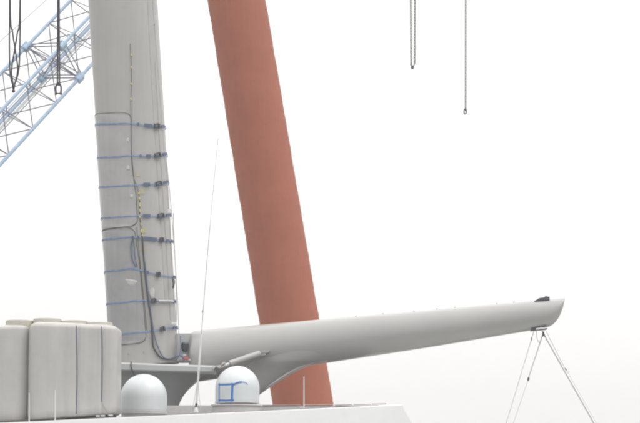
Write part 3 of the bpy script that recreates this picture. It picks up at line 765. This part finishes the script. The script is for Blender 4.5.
for (x, yt, yb, Y, lab) in ((29.2, 393, 424, 53.2, 'short thin white rod at far left in front of the seam of the grey housing'), (55.2, 390, 423, 53.2, 'short thin white rod in front of the middle of the wide grey lobe'),
                       (304, 376.5, 409.4, 54.5, 'short white rod standing against the red column on the white roof')):
    bm = bmesh.new(); b0 = P(x, yb, Y); sweep(bm, [Vector((b0.x, b0.y, b0.z - .1)), b0, P(x, yt, Y)], [.022, .017, .013], 8)
    o = single('rod_antenna', bm, 'white', tuple(b0), lab, 'antenna', 'short rods on the roof')

# ------------------------------------------------------------------ lines under the boom tip
def lineobj(pix, Ys, r, label, m_='line', fit=None):
    o = thing('control_line', label, 'rope', tuple(P(*pix[0], Ys[0])), 'lines hanging from the boom tip')
    bm = bmesh.new(); pp = smoothpts([P(x, y, Y) for (x, y), Y in zip(pix, Ys)], 6); sweep(bm, pp, r, 6); build('line', bm, m_, o)
    for (x, y, Y, dx_, dy_, rad) in fit or ():
        bm = bmesh.new(); a, b = P(x, y, Y), P(x + dx_, y + dy_, Y); sweep(bm, [a, (a + b) / 2, b], [rad * .6, rad, rad * .6], 8); build('fitting', bm, 'metal', o)
    return o
lineobj([(534, 331), (520.2, 377), (505.8, 425), (487, 487)], [60, 59.8, 59.5, 59.2], .011, 'thin grey line, leftmost of those hanging from the boom tip', fit=[(532, 337, 60, -.9, 4, .026)])
lineobj([(543.8, 331.5), (528.4, 378.5)], [60, 59.9], .018, 'darker second line from the left under the boom tip, ending in a dark fitting', fit=[(528.8, 377, 59.9, -.7, 4, .038), (544, 331.6, 59.9, -1.2, 5, .032)])
lineobj([(527.9, 380.5), (512.8, 425), (491, 487)], [59.9, 59.6, 59.3], .008, 'very thin pale line running down from the dark fitting')
lineobj([(542.2, 331.0), (547, 340), (570.3, 381.5), (594.8, 425), (629, 487)], [60, 60.1, 60.5, 61, 61.5], .021, 'thick pale line running down right from the boom tip', fit=[(542.6, 332, 59.9, 2.5, 4.5, .03)])
lineobj([(546, 331), (550.6, 340), (565.7, 369.4), (569.6, 371.2)], [60, 60.1, 60.4, 60.4], .010, 'short thin line right of the thick pale one, with a loose end', fit=[(565.2, 368.3, 60.4, 1.2, 2, .026)])
lineobj([(566.8, 370.5), (582, 397.5), (597.5, 425), (632, 487)], [60.4, 60.7, 61, 61.5], .005, 'faintest line running down right beside the thick pale one')
lineobj([(536.6, 331), (536.9, 337), (538.8, 342.3), (540.8, 340), (542.6, 333)], [59.9] * 5, .010, 'small slack loop of line close under the boom tip')

# ------------------------------------------------------------------ red column behind
RY = 80.0
c0, c1 = P(303.0, 404, RY), P(236.6, 0, RY); cax = (c1 - c0).normalized()
rad = 61.0 / 2 * math.cos(R(9.3)) * (c0 - CAM).dot(FW) / FPX
e1 = Vector((0, 1, 0)).cross(cax).normalized(); e2 = cax.cross(e1)
tb = (c0.z - 2.4) / cax.z + .5; Lc = (c1 - c0).length
col = thing('red_column', 'huge red oxide painted tubular column leaning left behind the boom', 'column', tuple(c0 - cax * tb))
bm = bmesh.new(); rings = []
NR = 260
for k in range(NR + 1):
    s = -tb + (tb + Lc * 1.7) * k / NR; ring = []
    rs = rad * (1 - .0009 * s)
    for j in range(72):
        a = 2 * math.pi * j / 72
        d = .006 * math.sin(s * 2.3 + 3 * a) + .005 * math.sin(s * 5.1 - a * 5) + random.uniform(-.004, .004)
        ring.append(c0 + cax * s + (e1 * math.cos(a) + e2 * math.sin(a)) * (rs + d))
    rings.append(ring)
loft(bm, rings); co = build('tube', bm, 'column', col)
CB = bvh_of(co)
# small studs along the two side generators, as the beaded outline shows
mes = None
def stud_mesh():
    bm = bmesh.new(); bmesh.ops.create_cone(bm, cap_ends=True, segments=8, radius1=.022, radius2=.014, depth=.016)
    me = bpy.data.meshes.new('stud'); bm.to_mesh(me); bm.free(); me.materials.append(M['weld']); return me
sm_ = stud_mesh(); cl_ = Vector(col.location)
for side in (0.02, math.pi - .02):
    s = -2.0 + (0.2 if side > 1 else 0)
    while s < Lc + 1.0:
        rg = rad * (1 - .0009 * s); dr = e1 * math.cos(side) + e2 * math.sin(side)
        o = bpy.data.objects.new('stud', sm_); C.objects.link(o); o.parent = col
        o.location = c0 + cax * s + dr * (rg + .008) - cl_; o.rotation_euler = dr.to_track_quat('Z', 'Y').to_euler()
        s += .38 + random.uniform(-.2, .2)
bm = bmesh.new(); pp = []
for q in [(265.2, -10), (265.6, 0), (267, 10)]:
    l, n = hit(CB, *q)
    if l is not None: pp.append(l + n * .02)
if len(pp) > 1: sweep(bm, pp, .028, 6); build('surface_conduit', bm, 'seal', col)
else: bm.free()

# ------------------------------------------------------------------ lattice crane jib, upper left
KY = 120.0; 
O0 = P(26, 47, KY)
D = (P(26 + 22 * 4, 47 - 23.0 * 4, KY + 5) - O0) / 4          # one bay along the jib
ch = {'A': O0, 'B': P(62, 45.6, KY - 2.2), 'C': P(42, 78, KY + 1.3), 'D': P(79.5, 77.8, KY - 1.0)}
zq = 2.4
nlo = -int((O0.z - zq) / D.z) - 0; nhi = 9
jib = thing('crane_jib', 'light blue lattice crane jib slanting up behind the mast at upper left', 'crane jib', tuple(O0 + D * nlo))
for k, o0 in ch.items():
    bm = bmesh.new(); sweep(bm, [o0 + D * (nlo - (0.0)), o0 + D * nhi], .125 if k in 'AD' else .12, 12); build('chord', bm, 'crane', jib)
offs = {'A': 0, 'D': .45, 'B': .5, 'C': .5}
def brace(a, b, r=.04, nm='brace', m_='lace'):
    bm = bmesh.new(); sweep(bm, [a, b], r, 6); return build(nm, bm, m_, jib)
def at(k, t): return ch[k] + D * t
for t in range(nlo, nhi):
    far = t < -6 or t > 5
    for (p, q) in (('A', 'B'), ('A', 'C'), ('D', 'B'), ('D', 'C')):
        brace(at(p, t), at(q, t + .5), .038); brace(at(q, t + .5), at(p, t + 1), .038)
for t in (-12, -6, 0, 6):                 # section joints: square frames, cross ties, gusset lugs
    if t < nlo: continue
    for (p, q) in (('A', 'B'), ('A', 'C'), ('D', 'B'), ('D', 'C'), ('A', 'D'), ('B', 'C')):
        brace(at(p, t), at(q, t), .045, 'cross_tie'); 
        if p + q != 'BC': brace(at(p, t + .12), at(q, t + .12), .04, 'cross_tie')
    for q in 'ABCD':
        bm = bmesh.new(); sweep(bm, [at(q, t - .13), at(q, t - .1), at(q, t + .1), at(q, t + .13)], [.16, .24, .24, .16], 10)
        dn = D.normalized(); s_ = dn.cross(Vector((0, 0, 1))).normalized()
        obox(bm, at(q, t), dn * .32, s_ * .30, s_.cross(dn) * .06, .02); obox(bm, at(q, t), dn * .3, s_ * .06, s_.cross(dn) * .30, .02)
        pieces('joint_lug', bm, 'crane', jib)
# catwalk beside the lower inner chord
bm = bmesh.new(); dn = D.normalized(); cam_dir = (O0 - CAM).normalized(); sv = dn.cross(cam_dir).normalized()
if sv.z > 0: sv = -sv
a, b = at('C', nlo) + sv * .27, at('C', nhi) + sv * .27
obox(bm, (a + b) / 2, (b - a) / 2, sv * .10, cam_dir * .03); build('catwalk', bm, 'walk', jib, smooth=False)
brace(at('C', nlo) + sv * .46, at('C', nhi) + sv * .46, .035, 'handrail', 'lace')
brace(at('C', nlo) - sv * .28, at('C', nhi) - sv * .28, .03, 'handrail', 'crane')
brace(at('B', nlo) + sv * .35, at('B', nhi) + sv * .35, .03, 'pendant', 'lace')
for t in range(-6, 6):
    for f in (.0, .5): brace(at('C', t + f), at('C', t + f) + sv * .46, .025, 'catwalk_bracket')
# wire running up to the jib head
bm = bmesh.new(); a, b = P(-10, 50.5, 122), P(52, -5, 126)
sweep(bm, [a + (a - b) * 3.2, a, b, b + (b - a) * 2], .022, 6)
single('stay_wire', bm, 'lace', tuple(a + (a - b) * 3.2), 'thin grey wire crossing the upper left corner above the blue jib', 'wire')

# ------------------------------------------------------------------ dark wire slings in front of the jib
SY = 75.0
sl = thing('lifting_sling', 'pair of dark looped wire slings crossing each other at far left, joined at the bottom', 'sling', tuple(P(13.5, 92, SY)), 'lifting slings hanging at upper left')
loops = [[(9.9, -160), (9.7, 0), (9.4, 40), (9.8, 68), (11.3, 80), (13.2, 85)], [(10.4, -160), (10.3, 5), (12.6, 32), (15.6, 52), (17.6, 66), (17.0, 76), (14.3, 85)],
         [(20.6, -160), (20.4, 0), (20, 40), (19.2, 66), (17, 78), (14.2, 85)], [(20.2, -160), (20, 5), (17.2, 34), (14.3, 52), (12, 66), (11.8, 76), (13.4, 85)]]
for i, lp in enumerate(loops):
    bm = bmesh.new(); sweep(bm, smoothpts([P(x, y, SY - .25 + i * .12) for x, y in lp], 6), .034, 7); build('wire_leg', bm, 'rope', sl)
bm = bmesh.new(); sweep(bm, [P(13.7, 83.5, SY), P(13.6, 85.5, SY), P(13.5, 89, SY)], [.07, .075, .05], 10); build('ferrule', bm, 'rope', sl)
bm = bmesh.new(); bmesh.ops.create_uvsphere(bm, u_segments=14, v_segments=10, radius=.075, matrix=Matrix.Translation(P(13.5, 91, SY))); build('ball_end', bm, 'rope', sl)
s2 = thing('lifting_sling', 'narrow dark wire sling with a ring shackle, just left of the mast', 'sling', tuple(P(58.5, 94, SY)), 'lifting slings hanging at upper left')
for lp in ([(58.0, -160), (57.9, 0), (57.6, 50), (57.5, 84)], [(59.4, -160), (59.2, 0), (59.4, 50), (59.5, 84)]):
    bm = bmesh.new(); sweep(bm, smoothpts([P(x, y, SY) for x, y in lp], 5), .036, 7); build('wire_leg', bm, 'rope', s2)
bm = bmesh.new(); sweep(bm, smoothpts([P(x, y, SY) for x, y in ((56.2, 93), (55.7, 89), (56.4, 85.4), (58.5, 83.6), (60.6, 85.4), (61.2, 89), (60.8, 93))], 5), .04, 8); build('shackle_bow', bm, 'rope', s2)
bm = bmesh.new(); sweep(bm, [P(55.2, 93.2, SY), P(56.8, 93.4, SY)], .07, 8); sweep(bm, [P(60.2, 93.2, SY), P(61.9, 93.2, SY)], .07, 8); sweep(bm, [P(55.4, 93.6, SY), P(61.6, 93.4, SY)], .028, 8); pieces('shackle_pin', bm, 'rope', s2)
bm = bmesh.new(); sweep(bm, [P(58.5, 82.5, SY), P(58.5, 85.5, SY)], .06, 8); build('ferrule', bm, 'rope', s2)

# ------------------------------------------------------------------ chains hanging at the right
def link_mesh(bm, c, axis, side, Lk, wk, r):
    pts = []
    for k in range(12):
        a = 2 * math.pi * k / 12; x, y = math.cos(a), math.sin(a)
        pts.append(c + side * (wk * x) + axis * (wk * y + math.copysign(Lk - wk, y) if abs(y) > 1e-6 else 0))
    n = len(pts); rings = []
    for i, p in enumerate(pts):
        t = (pts[(i + 1) % n] - pts[i - 1]).normalized(); u = side.cross(axis).normalized(); v = t.cross(u)
        rings.append([bm.verts.new(p + (u * math.cos(q) + v * math.sin(q)) * r) for q in (0, 1.257, 2.513, 3.77, 5.027)])
    for i in range(n):
        a, b = rings[i], rings[(i + 1) % n]
        for k in range(5): bm.faces.new((a[k], a[(k + 1) % 5], b[(k + 1) % 5], b[k]))
def chain(parent, a, b, Lk=.062, wk=.028, r=.0145):
    bm = bmesh.new(); d = (b - a); ln = d.length; d.normalize(); x = d.orthogonal().normalized(); y = d.cross(x)
    n = int(ln / (2 * (Lk - r))); 
    for i in range(n + 1): link_mesh(bm, a + d * (ln * i / n), d, (x if i % 2 else y), Lk, wk, r)
    o = build('chain', bm, 'chain', parent); o['kind'] = 'stuff'; return o
HY = 58.0
g1 = thing('chain_sling', 'shorter two leg steel chain hanging from above, left of the single one', 'chain', tuple(P(412.6, 69, HY)), 'chains hanging from above at right')
chain(g1, P(409.9, -150, HY), P(411.2, 64, HY)); chain(g1, P(415.6, -150, HY), P(414.6, 62, HY))
bm = bmesh.new(); sweep(bm, smoothpts([P(x, y, HY) for x, y in ((411, 63), (410.9, 65), (412.6, 66.8), (414.2, 65), (414.5, 61.5))], 5), .024, 8); build('hook', bm, 'chain', g1)
bm = bmesh.new(); sweep(bm, [P(412.6, 65.5, HY), P(412.5, 67.5, HY), P(412.6, 69.2, HY)], [.035, .05, .03], 8); build('hook_latch', bm, 'metal', g1)
g2 = thing('chain_sling', 'longer single steel chain hanging from above, right of the two leg one', 'chain', tuple(P(465.4, 114, HY)), 'chains hanging from above at right')
chain(g2, P(465.9, -150, HY), P(465.7, 109, HY), wk=.026)
bm = bmesh.new(); sweep(bm, smoothpts([P(x, y, HY) for x, y in ((465.8, 108.5), (466.6, 110.5), (466.3, 113.2), (464.8, 113.8), (464.0, 112), (464.3, 110))], 5), .026, 8); build('hook', bm, 'chain', g2)
bm = bmesh.new(); sweep(bm, [P(464.2, 109.6, HY), P(466.2, 109.3, HY)], .03, 8); build('hook_latch', bm, 'metal', g2)

# ------------------------------------------------------------------ thin harbour haze
hm = bpy.data.materials.new('haze'); hm.use_nodes = True; hn = hm.node_tree
for n in list(hn.nodes):
    if n.type == 'BSDF_PRINCIPLED': hn.nodes.remove(n)
pv = hn.nodes.new('ShaderNodeVolumePrincipled'); pv.inputs['Density'].default_value = 0.0009; pv.inputs['Color'].default_value = (0.97, 0.975, 0.98, 1)
hn.links.new(pv.outputs[0], hn.nodes['Material Output'].inputs['Volume'])
bm = bmesh.new(); wbox(bm, -1550, 1550, -1550, 1550, -6, 62)
bmesh.ops.recalc_face_normals(bm, faces=bm.faces); me = bpy.data.meshes.new('haze'); bm.to_mesh(me); bm.free(); me.materials.append(hm)
ho = bpy.data.objects.new('haze', me); C.objects.link(ho); ho['kind'] = 'stuff'
